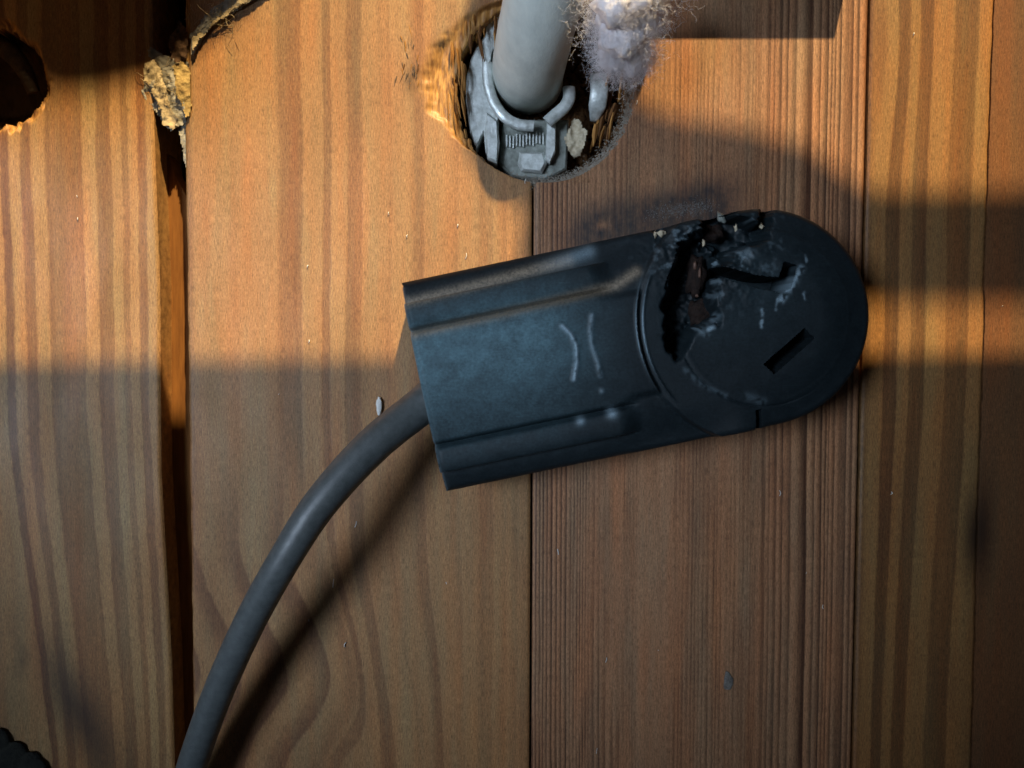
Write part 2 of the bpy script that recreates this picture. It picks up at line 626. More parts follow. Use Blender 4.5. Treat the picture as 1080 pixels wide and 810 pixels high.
def grain_D(U, V):
    wob = 9 * (fbm(U * .01, V * .005 + 12) - .5) - 12 * smooth(420, 820, V) * smooth(905, 960, U) + 12 * np.exp(-((V - 60) / 90) ** 2) * smooth(985, 930, U) * smooth(908, 925, U)
    g = U - wob
    late = SD(g) * .9 + .15 * (fbm(g * .2, V * .01) - .5)
    knot_dark = .95 * np.exp(-((U - 1033) / 13) ** 2 - ((V - 566) / 50) ** 2)
    return late, 0 * U, knot_dark


def grain_E(U, V):
    g = U - 6 * (fbm(U * .01, V * .006 + 22) - .5)
    late = .35 + .5 * (fbm(g * .06, V * .004) - .3)
    knot_dark = .9 * np.exp(-((U - 1040) / 12) ** 2 - ((V - 560) / 55) ** 2)
    return late, 0 * U, knot_dark


seam_w = lambda v: 3.0 * (fbm(v * .008, 61. + 0 * v) - .5) + 1.2 * (vnoise(v * .07, 33. + 0 * v) - .5)
rD = np.arange(VT, VB + 1, 6.0)
PD = plank('plank', rD, lambda v: SEAM_CD + 1.5 + 0 * v, lambda v: SEAM_DE - .5 + seam_w(v), grain_D, M_D)
PE = plank('plank', rD, lambda v: SEAM_DE + .2 + .5 * vnoise(v * .05, 71.) + seam_w(v), lambda v: 1420 + 0 * v, grain_E, M_E, lip=.03)

# tongue of the pale plank, seen at the bottom of the open joint; broken off near the top
tv = list(np.arange(212, 861, 12))
out = []
edge_pts = [(GAP_L(np.array(150.)) - 6, 150), (170, 163), (176, 182), (186, 200), (193, 221), (205, 232)]
lo_l = [(GAP_L(np.array(float(v))) - 8, v) for v in tv]
poly = [(u, v) for u, v in edge_pts] + [(206, 1010)] + [(160, 1010)]
pts = [xyz(float(u), float(v))[:2] for u, v in poly]
prism('tongue', pts[::-1], -14 * MM, -8 * MM, M_TONGUE, floor, .3 * MM)
# earth and laths below the boards
box('subfloor', -0.22, 0.24, -0.155, 0.215, -0.075, -0.070, M_SUB, floor)
for nm, x0, x1, y0, y1 in (('joist', -.22, -.205, -.155, .215), ('joist', .225, .24, -.155, .215), ('joist', -.205, .225, -.155, -.142), ('joist', -.205, .225, .202, .215)):
    box(nm, x0, x1, y0, y1, -0.070, -THICK - .0002, M_SUB, floor)

# splinters torn round the left rim of the bored hole, parts of the pale plank
M_SPL = [M_RAW, plain_mat('dark_splinter_wood', (.20, .09, .03), (.10, .045, .018), 600, .8, .15, stretch=(3, .6, 1))]

M_GREYW = plain_mat('grey_frayed_wood', (.22, .16, .11), (.10, .07, .05), 600, .85, .1)


def sliver(name, u, v, L, w, z, tilt, lean, mat, parent):
    x, y, _ = xyz(u, v)
    n = 5
    V_, F_ = [], []
    for i in range(n):
        t = i / (n - 1)
        wd = w * (1 - .85 * abs(t - .35) / .65) * .5
        cx = x + lean * L * t + random.uniform(-.12, .12) * w
        cy = y - L * t
        cz = z + tilt * L * t
        V_ += [(cx - wd, cy, cz), (cx, cy, cz + wd * 1.1), (cx + wd, cy, cz), (cx, cy, cz - wd * .8)]
    for i in range(n - 1):
        for k in range(4):
            k2 = (k + 1) % 4
            F_.append((i * 4 + k, (i + 1) * 4 + k, (i + 1) * 4 + k2, i * 4 + k2))
    F_ += [(0, 1, 2, 3), tuple((n - 1) * 4 + k for k in (3, 2, 1, 0))]
    return mesh_obj(name, V_, F_, mat, parent, smooth=False)


for i in range(12):
    v = random.uniform(20, 150)
    u = HC[0] - max(float(hole_half(np.array(v), 0)), 20) + random.uniform(-12, 2)
    sliver('splinter', u, v - 12, random.uniform(3, 8) * MM, random.uniform(.5, 1.1) * MM, random.uniform(-1.2, -.3) * MM, random.uniform(-.05, .03), random.uniform(-.05, .2), M_RAW, PB)
for i in range(30):
    v = random.uniform(2, 150)
    half = float(hole_half(np.array(v), 0))
    u = HC[0] - max(half, 20) + random.uniform(-3, 7)
    sliver('splinter', u, v, random.uniform(2.5, 8) * MM, random.uniform(.5, 1.3) * MM, random.uniform(-3.2, -.3) * MM, random.uniform(-.18, .05), random.uniform(-.08, .22), random.choice(M_SPL), PB)
# a dark frayed scar beside the hole
for i in range(26):
    sliver('splinter', random.gauss(434, 6), random.gauss(78, 13), random.uniform(1.2, 3.6) * MM, random.uniform(.2, .5) * MM, random.uniform(-.1, .25) * MM, random.uniform(-.03, .03), random.uniform(-.5, .5), random.choice(M_SPL + [M_GREYW, M_GREYW]), PB)
# slivers of board left standing inside the right of the hole
for i in range(14):
    v = random.uniform(80, 150)
    half = float(hole_half(np.array(v), 1))
    sliver('splinter', HC[0] + half - random.uniform(3, 26), v - 18, random.uniform(5, 10) * MM, random.uniform(.8, 1.8) * MM, random.uniform(-9, -3) * MM, random.uniform(-.25, .1), random.uniform(-.35, -.05), M_SPL[i % 2], PC)

# ------------------------------------------------------------------ unseen blockers added and shaped to shade the warm lamp (beyond the top of the picture)


def shade(px, py, Y):
    """point at depth Y whose shadow from the warm lamp falls on the floor at photo pixel px, py"""
    p = P(px, py, 0)
    d = W_POS - p
    t = (Y - p.y) / d.y
    q = p + d * t
    return q.x, q.z


def upright(name, outline, y0, y1, mat, parent):
    """outline in (x, z), thickness y0..y1"""
    n = len(outline)
    V_ = [(x, y0, z) for x, z in outline] + [(x, y1, z) for x, z in outline]
    F_ = [(i, (i + 1) % n, n + (i + 1) % n, n + i) for i in range(n)]
    F_ += [tuple(range(n))[::-1], tuple(range(n, 2 * n))]
    return mesh_obj(name, V_, F_, mat, parent, smooth=False)


blockers = tag(empty('warm_light_blocker'), 'brown cabinet frame added unseen past the upper edge to shade the warm light', 'baffle')
YP = 0.165
edge_l = shade(-260, 386, YP + .012); edge_m = shade(420, 377, YP + .012); edge_r = shade(1400, 370, YP + .012)
upright('blocker_panel', [edge_l, edge_m, edge_r, (edge_r[0], .27), (edge_l[0], .27)], YP, YP + .012, M_BLOCKER, blockers)
for x0, x1 in ((edge_l[0] - .02, edge_l[0] - .0005), (edge_r[0] + .0005, edge_r[0] + .02)):
    box('blocker_post', x0, x1, YP, YP + .02, 0, .27, M_BLOCKER, blockers)
YR = 0.25
blocker_rail = [(560, 330), (548, 262), (556, 225), (520, 192), (492, 160), (480, 110), (484, 40), (500, -20), (600, -24), (630, 40), (655, 96), (690, 120), (715, 128), (790, 140), (850, 158), (905, 198), (935, 206), (1400, 206), (1400, 316), (905, 316), (760, 330)]  # outline laid out backwards from the wanted shadow edge
upright('blocker_rail', [shade(a, b, YR) for a, b in blocker_rail], YR - .001, YR + .001, M_BLOCKER, blockers)
YK = 0.30
upright('blocker_bracket', [shade(a, b, YK) for a, b in ((-160, 80), (30, 86), (60, 100), (95, 98), (150, 86), (205, 58), (270, 6))] + [(shade(250, -6, YK)[0], 0), (shade(-160, 60, YK)[0], 0)], YK, YK + .002, M_BLOCKER, blockers)  # added to hold the warm light off the upper left

yz = [(.064, 0), (.068, .033), (.069, .076), (.074, .142), (.082, .160), (.17, .160), (.17, 0)]  # unseen board added to keep the cool lamp off this corner
nq = len(yz)
blocker_post = mesh_obj('corner_blocker', [(-.168, y, z) for y, z in yz] + [(-.150, y, z) for y, z in yz],
                [(i, (i + 1) % nq, nq + (i + 1) % nq, nq + i) for i in range(nq)] + [tuple(range(nq))[::-1], tuple(range(nq, 2 * nq))], M_BLOCKER, smooth=False)
tag(blocker_post, 'brown board added unseen past the upper left corner to shade it', 'board')

YB = 0.112
b0 = shade(590, 42, YB); b1 = shade(880, 41, YB)  # unseen low block, added for its shadow alone
blocker = upright('floor_blocker', [(b0[0], 0), (b1[0], 0), b1, b0], YB, YB + .012, M_BLOCKER, None)
tag(blocker, 'low wooden batten added unseen past the upper edge to cast a dark block shadow', 'blocker')

# ------------------------------------------------------------------ broken power outlet
outlet = tag(empty('power_outlet'), 'broken black plastic surface power outlet with angled slots on wooden planks', 'outlet')
OC = P(803, 335, 25 * MM)
ANG = math.radians(12.0)
AX = Vector((math.cos(ANG), math.sin(ANG), 0))
AY = Vector((-math.sin(ANG), math.cos(ANG), 0))
RO = 25.4
LO = 81.0


def loc(px, py, z=28.5):
    """photo pixel on the outlet's top -> local millimetres (s from the disc centre along the axis, w across)"""
    d = P(px, py, z * MM) - OC
    return (d.dot(AX) / MM, d.dot(AY) / MM)


def locs(pts, z=28.5):
    return [loc(a, b, z) for a, b in pts]


def outlet_top():
    nw, nt = 230, 460
    th = np.linspace(-math.pi / 2, math.pi / 2, nw)
    w = RO * (0.72 * np.sin(th) + .28 * th / (math.pi / 2))
    w[0], w[-1] = -RO, RO
    end = np.sqrt(np.clip(RO ** 2 - w ** 2, 0, None))
    t = np.linspace(0, 1, nt)
    S = -LO + (LO + end)[None, :] * t[:, None]
    Wd = np.repeat(w[None, :], nt, 0)
    r = np.hypot(S, Wd)
    a = np.abs(Wd) / RO
    sl = S + LO                                     # from the cord end
    # plain moulded cross-section
    crown = 30.0 - .9 * (a / .5) ** 2
    groove = 1.5 * np.exp(-((a - .53) / .022) ** 2)
    ridge = 28.3 + .9 * np.sqrt(np.clip(1 - ((a - .67) / .12) ** 2, 0, 1))
    low = 25.6 - 2.0 * (np.clip(a - .80, 0, 1) / .2) ** 1.5
    z = np.where(a < .53, crown, np.where(a < .79, ridge, low)) - groove
    z2 = z.copy()
    # ridges die out before the round end
    k = smooth(43, 49, sl + 3 * (a - .67))
    shoulder = 28.0 - 3.6 * smooth(.45, 1.0, a) ** 1.4
    z = np.where(a >= .50, z * (1 - k) + shoulder * k, z * (1 - k * smooth(.40, .50, a)) + (crown * (1 - smooth(.40, .5, a)) + shoulder * smooth(.4, .5, a)) * k * smooth(.40, .50, a) + 0)
    z = np.where(a < .40, crown, z)
    # round socket end
    rd = 29.6
    inside = smooth(rd + .5, rd - .5, r)
    end_z = 28.6 - 3.3 * smooth(13, 28, r) * smooth(-12, 4, S) - 1.6 * smooth(.62, 1.0, a) * smooth(-8, -20, S)
    z = z * (1 - inside) + end_z * inside
    lip = np.exp(-((r - 30.0) / .28) ** 2) + .8 * np.exp(-((r - 28.3) / .26) ** 2)
    z = z + .55 * lip * smooth(.62, .5, a) * (S < 0)
    z = z - .35 * np.exp(-((r - 20.6) / .22) ** 2) * smooth(12, -6, S)            # joint round the socket face
    z = z + .06 * np.exp(-((r - 19.6) / .5) ** 2)
    # rounded outer edge
    de = np.where(S < 0, np.minimum(RO - np.abs(Wd), sl), np.minimum(RO - r, 99))
    er = 1.6
    dd = np.clip(er - np.clip(de, 0, er), 0, er)
    z = z - (er - np.sqrt(np.clip(er ** 2 - dd ** 2, 0, None)))
    # moulded mark and small blisters
    wear_glint = np.zeros_like(z); brown = np.zeros_like(z)
    for pts, amp in ((((593, 344), (601, 352), (607, 364), (608, 380), (605, 400)), 1), (((624, 332), (622, 350), (624, 366), (629, 380), (633, 396)), .5)):
        d = seg_dist(S, Wd, locs(pts))
        nz = vnoise(S * 1.3, Wd * 1.3)
        z = z + .55 * np.exp(-(d / .55) ** 2) * amp
        wear_glint = np.maximum(wear_glint, .95 * amp * np.exp(-(d / .50) ** 2) * smooth(-.1, .5, nz))
    for (px, py, rr, am) in ((612, 443, 1.0, .75), (645, 435, 1.25, .85), (634, 412, .6, .4)):
        c = loc(px, py, 27.5)
        d = np.hypot(S - c[0], Wd - c[1])
        z = z + .35 * np.exp(-(d / rr) ** 2)
        wear_glint = np.maximum(wear_glint, am * np.exp(-(d / (rr * .95)) ** 2))
    # scuffs
    for pts, wd, am in ((((845, 283), (836, 300), (824, 316)), .75, .9), (((820, 316), (818, 326)), .3, .7), (((757, 333), (752, 342), (745, 352)), .7, .85), (((735, 342), (741, 348)), .9, .6),
                        (((804, 327), (803, 345)), .35, .8), (((770, 262), (790, 268)), 1.2, .35), (((848, 309), (849, 315)), .3, .8), (((850, 268), (851, 278)), .3, .5),
                        (((723, 390), (742, 407), (765, 417)), .6, .16), (((789, 418), (805, 424)), 1.0, .15), (((741, 252), (739, 262)), .35, .6), (((693, 246), (702, 244)), .8, .0)):
        d = seg_dist(S, Wd, locs(pts)) + .5 * (vnoise(S * 1.1, Wd * 1.1 + 9) - .5)
        nz = vnoise(S * 1.2 + 3, Wd * 1.2)
        wear_glint = np.maximum(wear_glint, am * np.exp(-(d / wd) ** 2) * smooth(.10, .6, nz))
    lipw = np.exp(-((r - 30.0) / .22) ** 2) + np.exp(-((r - 28.3) / .22) ** 2)
    arc = np.exp(-((Wd - loc(670, 350)[1]) / 7.0) ** 2) * (S < -15)
    wear_glint = np.maximum(wear_glint, np.clip(1.15 * lipw * arc, 0, 1))  # highlight along the double rim painted into this mask
    # pale rub mark at the end of the upper ridge, brown lines along the upper grooves
    d = seg_dist(S, Wd, locs(((560, 284), (600, 272), (622, 264)), 28))
    wear_glint = np.maximum(wear_glint, .50 * np.exp(-(d / 1.6) ** 2) * smooth(-52, -38, S) + 0)
    d = seg_dist(S, Wd, locs(((430, 319), (520, 296), (600, 274)), 27))
    brown = np.maximum(brown, .9 * np.exp(-(d / 1.25) ** 2))
    d = seg_dist(S, Wd, locs(((434, 353), (520, 333), (600, 314), (650, 301), (672, 286)), 28.5))
    brown = np.maximum(brown, .9 * np.exp(-(d / 1.1) ** 2))
    dust = smooth(-28, -58, S + 5 * (vnoise(S * .12, Wd * .12) - .5)) * smooth(.95, .3, a) * (.30 + .70 * smooth(-12, 8, Wd)) + .02  # bluish sheen painted in with the dust: strong at left, weaker below
    dust = dust + .10 * np.exp(-((S + 8) / 18) ** 2 - ((Wd - 8) / 12) ** 2)
    edge_w = smooth(.9, .0, sl) * .25 * (vnoise(S, Wd * 1.1) > .3)
    wear_glint = np.maximum(wear_glint, edge_w)
    # softened, blistered plastic and chalky residue round the burn
    bz = np.exp(-((S - loc(752, 268)[0]) / 11) ** 2 - ((Wd - loc(752, 268)[1]) / 9) ** 2)
    z = z + bz * (2.2 * (fbm(S * .35 + 3, Wd * .35) - .5) + .8 * (vnoise(S * 1.2, Wd * 1.2) - .5))
    wear_glint = np.maximum(wear_glint, .75 * bz * smooth(.60, .74, fbm(S * .55 + 8, Wd * .55 + 3)))
    # slots and breakage
    jx = .7 * (vnoise(S * 1.1, Wd * 1.1 + 40) - .5) + .45 * (vnoise(S * 2.7 + 9, Wd * 2.7) - .5)
    jy = .7 * (vnoise(S * 1.1 + 60, Wd * 1.1) - .5) + .45 * (vnoise(S * 2.7, Wd * 2.7 + 31) - .5)
    def soft(m, n=3):
        m = m.astype(float)
        for _ in range(n):
            m = (m + np.roll(m, 1, 0) + np.roll(m, -1, 0) + np.roll(m, 1, 1) + np.roll(m, -1, 1)) / 5
        return m
    fl = in_poly(S, Wd, locs(((806, 384), (848, 347), (858, 357), (817, 394))))
    z = np.where(fl, 12.0, z)
    fl = in_poly(S + .25 * jx, Wd + .25 * jy, locs(((758, 280), (800, 291), (822, 293), (827, 276), (840, 280), (833, 304), (822, 308), (795, 303), (756, 291))))
    z = np.where(fl, 13.0, z)
    cav = (np.exp(-((S - loc(748, 262)[0]) / 9.5) ** 2 - ((Wd - loc(748, 262)[1]) / 8.5) ** 2) + .55 * (fbm(S * .45 + 20, Wd * .45 + 7) - .5) + .35 * (vnoise(S * 1.7, Wd * 1.7 + 3) - .5)) > .78
    z = z - soft(cav, 5) * (3.0 + 6 * fbm(S * .5, Wd * .5))
    brk = ((704, 366), (703, 320), (712, 288), (724, 258), (742, 247), (760, 258), (758, 290), (752, 322), (757, 340), (742, 345), (728, 352), (716, 378))
    fb = in_poly(S + 2.2 * jx, Wd + 2.2 * jy, locs(brk))
    m_ = soft(fb, 5)
    z = z * (1 - m_) + m_ * (17.0 + 1.5 * vnoise(S * .9, Wd * .9))
    crk = ((742, 225), (752, 206), (771, 206), (770, 226), (803, 237), (812, 206), (816, 214), (806, 252), (776, 262), (764, 272), (748, 262))
    fc = in_poly(S + 1.6 * jx, Wd + 1.6 * jy, locs(crk, 26))
    m_ = soft(fc & ~fb, 4)
    z = z * (1 - m_) + m_ * np.minimum(z, 14.0 + 3.0 * vnoise(S * .5, Wd * .5))
    # chipped edge, sunk bevel left of the break and a notch at the lower edge
    ch = in_poly(S + jx, Wd + jy, locs(((690, 246), (704, 240), (735, 222), (752, 206), (700, 200), (684, 232)), 25))
    z = z - soft(ch & ~fc, 4) * (1.6 + 1.2 * vnoise(S * .8, Wd * .8))
    nt_ = in_poly(S, Wd, locs(((794, 432), (799, 431), (800, 460), (795, 460)), 25))
    z = np.where(nt_, z - 6, z)
    sunk = in_poly(S + .5 * jx, Wd + .5 * jy, locs(((702, 300), (716, 262), (735, 245), (742, 250), (722, 290), (712, 340), (704, 345))))
    z = np.where(sunk & ~fb, z - .8, z)
    burn = smooth(13, 2, np.hypot(S - loc(740, 300)[0], Wd - loc(740, 300)[1]))
    dust = dust * (1 - burn) + 0
    deep = fl | fb | fc
    wear_glint = np.where(deep, 0, wear_glint)
    return S, Wd, z, wear_glint, dust, brown, r, fb | fc


S, Wd, Z, WEAR_GLINT, DUST_SHEEN, BROWN, RR, DEEP = outlet_top()


def oworld(S_, W_, Z_):
    X = OC.x + (S_ * AX.x + W_ * AY.x) * MM
    Y = OC.y + (S_ * AX.y + W_ * AY.y) * MM
    return np.stack([X, Y, Z_ * MM + 0 * X], -1)


TOPV = oworld(S, Wd, Z).reshape(-1, 3)
nt, nw = S.shape
idx = np.arange(nt * nw).reshape(nt, nw)
quads = np.stack([idx[:-1, :-1], idx[1:, :-1], idx[1:, 1:], idx[:-1, 1:]], -1).reshape(-1, 4)
fr = RR.ravel()[quads].mean(axis=1)


def submesh(name, sel, mat, parent, skirt=None):
    f = quads[sel]
    used = np.unique(f)
    mp = np.full(nt * nw, -1); mp[used] = np.arange(len(used))
    verts = TOPV[used]
    faces = [tuple(x) for x in mp[f]]
    extra = 0
    if skirt:
        lp = mp[np.array(skirt)]
        base = len(verts); n = len(lp)
        lowv = verts[lp].copy()
        lowv[:, 2] = 0.0
        verts = np.concatenate([verts, lowv]); extra = n
        faces += [(lp[(i + 1) % n], base + (i + 1) % n, base + i, lp[i])[::-1] for i in range(n)]
        faces.append(tuple(base + i for i in range(n)))
    o = mesh_obj(name, verts, faces, mat, parent, sharp=.75)
    for nm, A in (('wear_glint', WEAR_GLINT), ('dust', DUST_SHEEN), ('brown', BROWN)):
        fattr(o, nm, np.concatenate([A.ravel()[used], np.zeros(extra)]))
    return o


ring_loop = list(idx[:, 0]) + list(idx[-1, 1:]) + list(idx[::-1, -1][1:]) + list(idx[0, ::-1][1:-1])
housing = submesh('housing', fr >= 20.6, M_PLAST, outlet, ring_loop)
face = submesh('socket_face', fr < 20.6, M_PLAST, outlet)
face['label'] = 'round socket face, burnt and broken open at one slot'

# scorched contacts inside the break
def blob(name, c, r, mat, parent, seed=0, rough=.35, n=2, flat=1.0, sub=3):
    import bmesh
    bm = bmesh.new()
    bmesh.ops.create_icosphere(bm, subdivisions=sub, radius=1)
    rs = np.random.default_rng(seed)
    off = rs.random(3) * 50
    for v in bm.verts:
        p = v.co
        d = 1 + rough * 2 * (float(fbm(np.array(p.x * n + off[0] + p.z), np.array(p.y * n + off[1] - .7 * p.z), 4)) - .5)
        v.co = Vector((p.x * r[0] * d, p.y * r[1] * d, p.z * r[2] * d * flat)) + Vector(c)
    me = bpy.data.meshes.new(name); bm.to_mesh(me); bm.free()
    me.shade_smooth()
    me.materials.append(mat)
    o = bpy.data.objects.new(name, me); COL.objects.link(o)
    if parent is not None: o.parent = parent
    return o


for i, (px, py, z, r) in enumerate(((734, 292, 20, (2.4, 5.0, 2.2)), (738, 330, 19, (3.0, 3.4, 2.0)), (752, 246, 19, (2.6, 2.2, 2.0)))):
    blob('burnt_contact', P(px, py, z * MM), [x * MM for x in r], M_BURN, outlet, 31 + i, .55, 3)
for i, (px, py, z, r) in enumerate(((733, 280, 22.3, (.45, 1.1, .35)), (738, 288, 22.4, (.4, 1.2, .35)), (735, 312, 21.5, (.5, .4, .3)))):
    blob('contact_flake', P(px, py, z * MM), [x * MM for x in r], M_COPPER, outlet, 41 + i, .4, 3, sub=2)
for i, (px, py, z, r, m) in enumerate(((698, 246, 25.4, (1.1, .75, .6), M_CHIP), (691, 247, 25, (.3, .9, .4), M_CHIP), (761, 230, 20, (1.1, 1.3, .9), M_CLAMPD), (803, 239, 23, (.6, .7, .4), M_CHIP), (776, 240, 22, (.4, .8, .4), M_CHIP), (742, 256, 26, (.35, .8, .3), M_CHIP))):
    blob('plastic_flake', P(px, py, z * MM), [x * MM for x in r], m, outlet, 51 + i, 1.1, 4, sub=2)
# cord leaving the outlet and running down to the floor
cp = [P(520, 372, 17 * MM), P(480, 398, 17 * MM), P(447, 426, 18 * MM), P(392, 471, 23 * MM), P(338, 531, 27 * MM), P(300, 590, 27 * MM), P(264, 655, 22 * MM), P(231, 728, 16 * MM), P(205, 800, 11 * MM), P(192, 850, 8 * MM), P(180, 930, 4 * MM), P(176, 990, 4 * MM)]
path = catmull(cp, 10)
rad = np.full(len(path), 3.85 * MM)
rad[:30] = np.linspace(5.0, 4.4, 30) * MM
rad[30:50] = np.linspace(4.4, 3.85, 20) * MM
cord = tube('cord', path, rad, M_CORD, outlet, seg=24)
cord['label'] = 'round grey rubber cord curving down the planks'

# ------------------------------------------------------------------ feed cable, clamp and filling of the bored hole
fc_ = [P(561, 96, -60 * MM), P(560, 90, -34 * MM), P(558, 84, -18 * MM), P(557, 74, -4 * MM), P(561, 52, 4 * MM), P(568, 20, 11 * MM), P(582, -25, 17 * MM), P(632, -85, 20 * MM), P(705, -135, 18 * MM)]
fpath = catmull(fc_, 10)
feed = tube('feed_cable', fpath, 9.5 * MM, M_FEED, None, seg=40)
tag(feed, 'thick pale grey cable bending up out of the round hole', 'cable')

clamp = tag(empty('cable_clamp'), 'grey metal cable clamp set in the round hole round the thick cable', 'clamp')


def plate(name, pix, z, th, mat, bevel=.4):
    pts = [P(a, b, z * MM) for a, b in pix]
    pts = [(p.x, p.y) for p in pts]
    ar = sum(pts[i][0] * pts[(i + 1) % len(pts)][1] - pts[(i + 1) % len(pts)][0] * pts[i][1] for i in range(len(pts)))
    if ar < 0: pts = pts[::-1]
    return prism(name, pts, (z - th) * MM, z * MM, mat, clamp, bevel * MM)


# open U-shaped rim round the cable
def strip(name, pix, z, r, mat, flat=.6):
    pth = catmull([P(a, b, zz * MM) for (a, b), zz in zip(pix, z if isinstance(z, (list, tuple)) else [z] * len(pix))], 8)
    return tube(name, pth, r * MM, mat, clamp, seg=10, flat=flat)


strip('rim', [(514, 66), (515, 88), (521, 108), (532, 123), (546, 131), (563, 133)], [-3.5, -3.5, -3.5, -3, -3, -3], 1.5, M_CLAMP, .55)
strip('rim', [(577, 129), (586, 121), (595, 113), (600, 104), (600, 92)], [-3, -3, -3, -3.2, -3.6], 1.7, M_CLAMP, .6)
plate('jaw', [(496, 62), (502, 48), (512, 36), (515, 10), (526, 5), (527, 38), (519, 52), (516, 70), (516, 108), (526, 122), (526, 160), (518, 168), (512, 160), (510, 140), (502, 156), (496, 140), (491, 105), (492, 80)], -5, 8, M_CLAMP, .8)
plate('jaw', [(513, 118), (524, 126), (527, 150), (524, 172), (514, 168), (511, 140)], -3.8, 9, M_CLAMP, .7)
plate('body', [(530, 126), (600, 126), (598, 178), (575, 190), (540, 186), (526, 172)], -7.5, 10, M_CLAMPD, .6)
plate('screw_boss', [(548, 160), (574, 160), (577, 172), (572, 182), (550, 180), (546, 172)], -5.4, 6, M_CLAMP, .8)
plate('lug', [(577, 128), (586, 124), (586, 160), (580, 172), (575, 168)], -4.6, 8, M_CLAMP, .5)
for i in range(12):
    x = 533.5 + i * 3.5
    h0 = 142 - .4 * i + (i % 3)
    plate('rib', [(x, h0), (x + 1.6, h0), (x + 1.6, h0 + 13), (x, h0 + 13)], -6.7, 2, M_CLAMP, .15)
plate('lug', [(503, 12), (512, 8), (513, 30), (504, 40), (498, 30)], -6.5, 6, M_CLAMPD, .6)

tab = mesh_obj('steel_tab', *tube_geo(catmull([P(632, 78, -6 * MM), P(632, 96, -4.5 * MM), P(630, 112, -5.5 * MM), P(626, 128, -9 * MM)], 6), np.array([2.4] * 13 + [2.2, 2.0, 1.7, 1.5, 1.2, 1.0]) * MM, seg=12, flat=.3), M_CLAMP)
tag(tab, 'small bright steel tab in the hole right of the thick cable', 'metal tab')


# pale dust lining the lower right lip of the hole: crumbs set on the rim
def crumbs(name, pts, mat, r0, r1, seed, z=0.0):
    rs = random.Random(seed)
    V_, F_ = [], []
    for (x, y, zz) in pts:
        r = rs.uniform(r0, r1)
        b = len(V_)
        for k in ((1, 0, 0), (-1, 0, 0), (0, 1, 0), (0, -1, 0), (0, 0, 1), (0, 0, -1)):
            V_.append((x + k[0] * r * rs.uniform(.6, 1.3), y + k[1] * r * rs.uniform(.6, 1.3), zz + k[2] * r * rs.uniform(.5, .9)))
        for f in ((0, 2, 4), (2, 1, 4), (1, 3, 4), (3, 0, 4), (2, 0, 5), (1, 2, 5), (3, 1, 5), (0, 3, 5)):
            F_.append(tuple(b + i for i in f))
    return mesh_obj(name, V_, F_, mat, None, smooth=False)


pts = []
for i in range(4200):
    a = math.radians(random.triangular(-118, 22, -55))
    rr = 1.0 + random.gauss(.0, .045)
    u = HC[0] + math.cos(a) * HRx * rr; v = HC[1] - math.sin(a) * HRy * rr
    x, y, _ = xyz(u, v)
    pts.append((x, y, (-.25 if rr > 1 else -1.2 - 25 * (1 - rr)) * MM + .1 * MM))
dustrim = crumbs('rim_dust', pts, plain_mat('grey_dust', (.34, .31, .26), (.20, .17, .13), 800, .95, .1), .07 * MM, .24 * MM, 5)
tag(dustrim, 'grey sawdust crumbs along the lower lip of the round hole', 'dust', kind='stuff')


# brown crumbled wood packed round the clamp
pts = []
for i in range(2600):
    a = random.uniform(0, 2 * math.pi); rr = math.sqrt(random.random())
    u = HC[0] + math.cos(a) * HRx * rr; v = HC[1] - math.sin(a) * HRy * rr
    x, y, _ = xyz(u, v)
    pts.append((x, y, (-19 + random.uniform(-1, 1) + 7 * rr ** 3 * (math.cos(a) > .1)) * MM))
rubble = crumbs('rotten_wood', pts, plain_mat('rotten_brown_wood', (.17, .085, .035), (.06, .03, .014), 500, .9, .1), .4 * MM, 1.5 * MM, 8)
tag(rubble, 'brown crumbled wood packed in the round hole behind the clamp', 'wood crumbs', kind='stuff')
# pale plaster dust by the upper edge of the outlet
pts = []
for i in range(900):
    t = random.betavariate(2, 1.6)
    p = P(682 + 70 * t + random.gauss(0, 5), 226 - 9 * t + random.gauss(0, 4.2), .02 * MM)
    pts.append((p.x, p.y, p.z))
pd_ = crumbs('plaster_dust', pts, plain_mat('plaster_dust', (.24, .25, .24), (.13, .135, .13), 800, .95, .1), .04 * MM, .13 * MM, 9)
tag(pd_, 'streak of pale plaster dust on the sooty plank above the outlet', 'dust', kind='stuff')

# ------------------------------------------------------------------ loose fibres
def fibres(name, centres, n, L, r, mat, parent=None, seed=1, droop=0.0, bias=(0, 0, 0), wander=.6):
    rs = np.random.default_rng(seed)
    V_, F_ = [], []
    for i in range(n):
        c, sz = centres[rs.integers(len(centres))]
        p = np.array(c) + rs.normal(0, 1, 3) * np.array(sz) * .55
        d = rs.normal(0, 1, 3) + np.array(bias); d /= np.linalg.norm(d)
        ln = L * rs.uniform(.5, 1.4); k = 6
        pts_ = [p]
        for j in range(k):
            d = d + rs.normal(0, wander, 3) + np.array((0, 0, -droop)); d /= np.linalg.norm(d)
            p = p + d * ln / k
            if p[2] < .0003 and parent is not None: p[2] = .0003
            pts_.append(p)
        v, f = tube_geo(np.array(pts_), r * rs.uniform(.6, 1.3), seg=3, caps=False)
        b = len(V_)
        V_ += v; F_ += [tuple(b + q for q in ff) for ff in f]
    return mesh_obj(name, V_, F_, mat, parent)


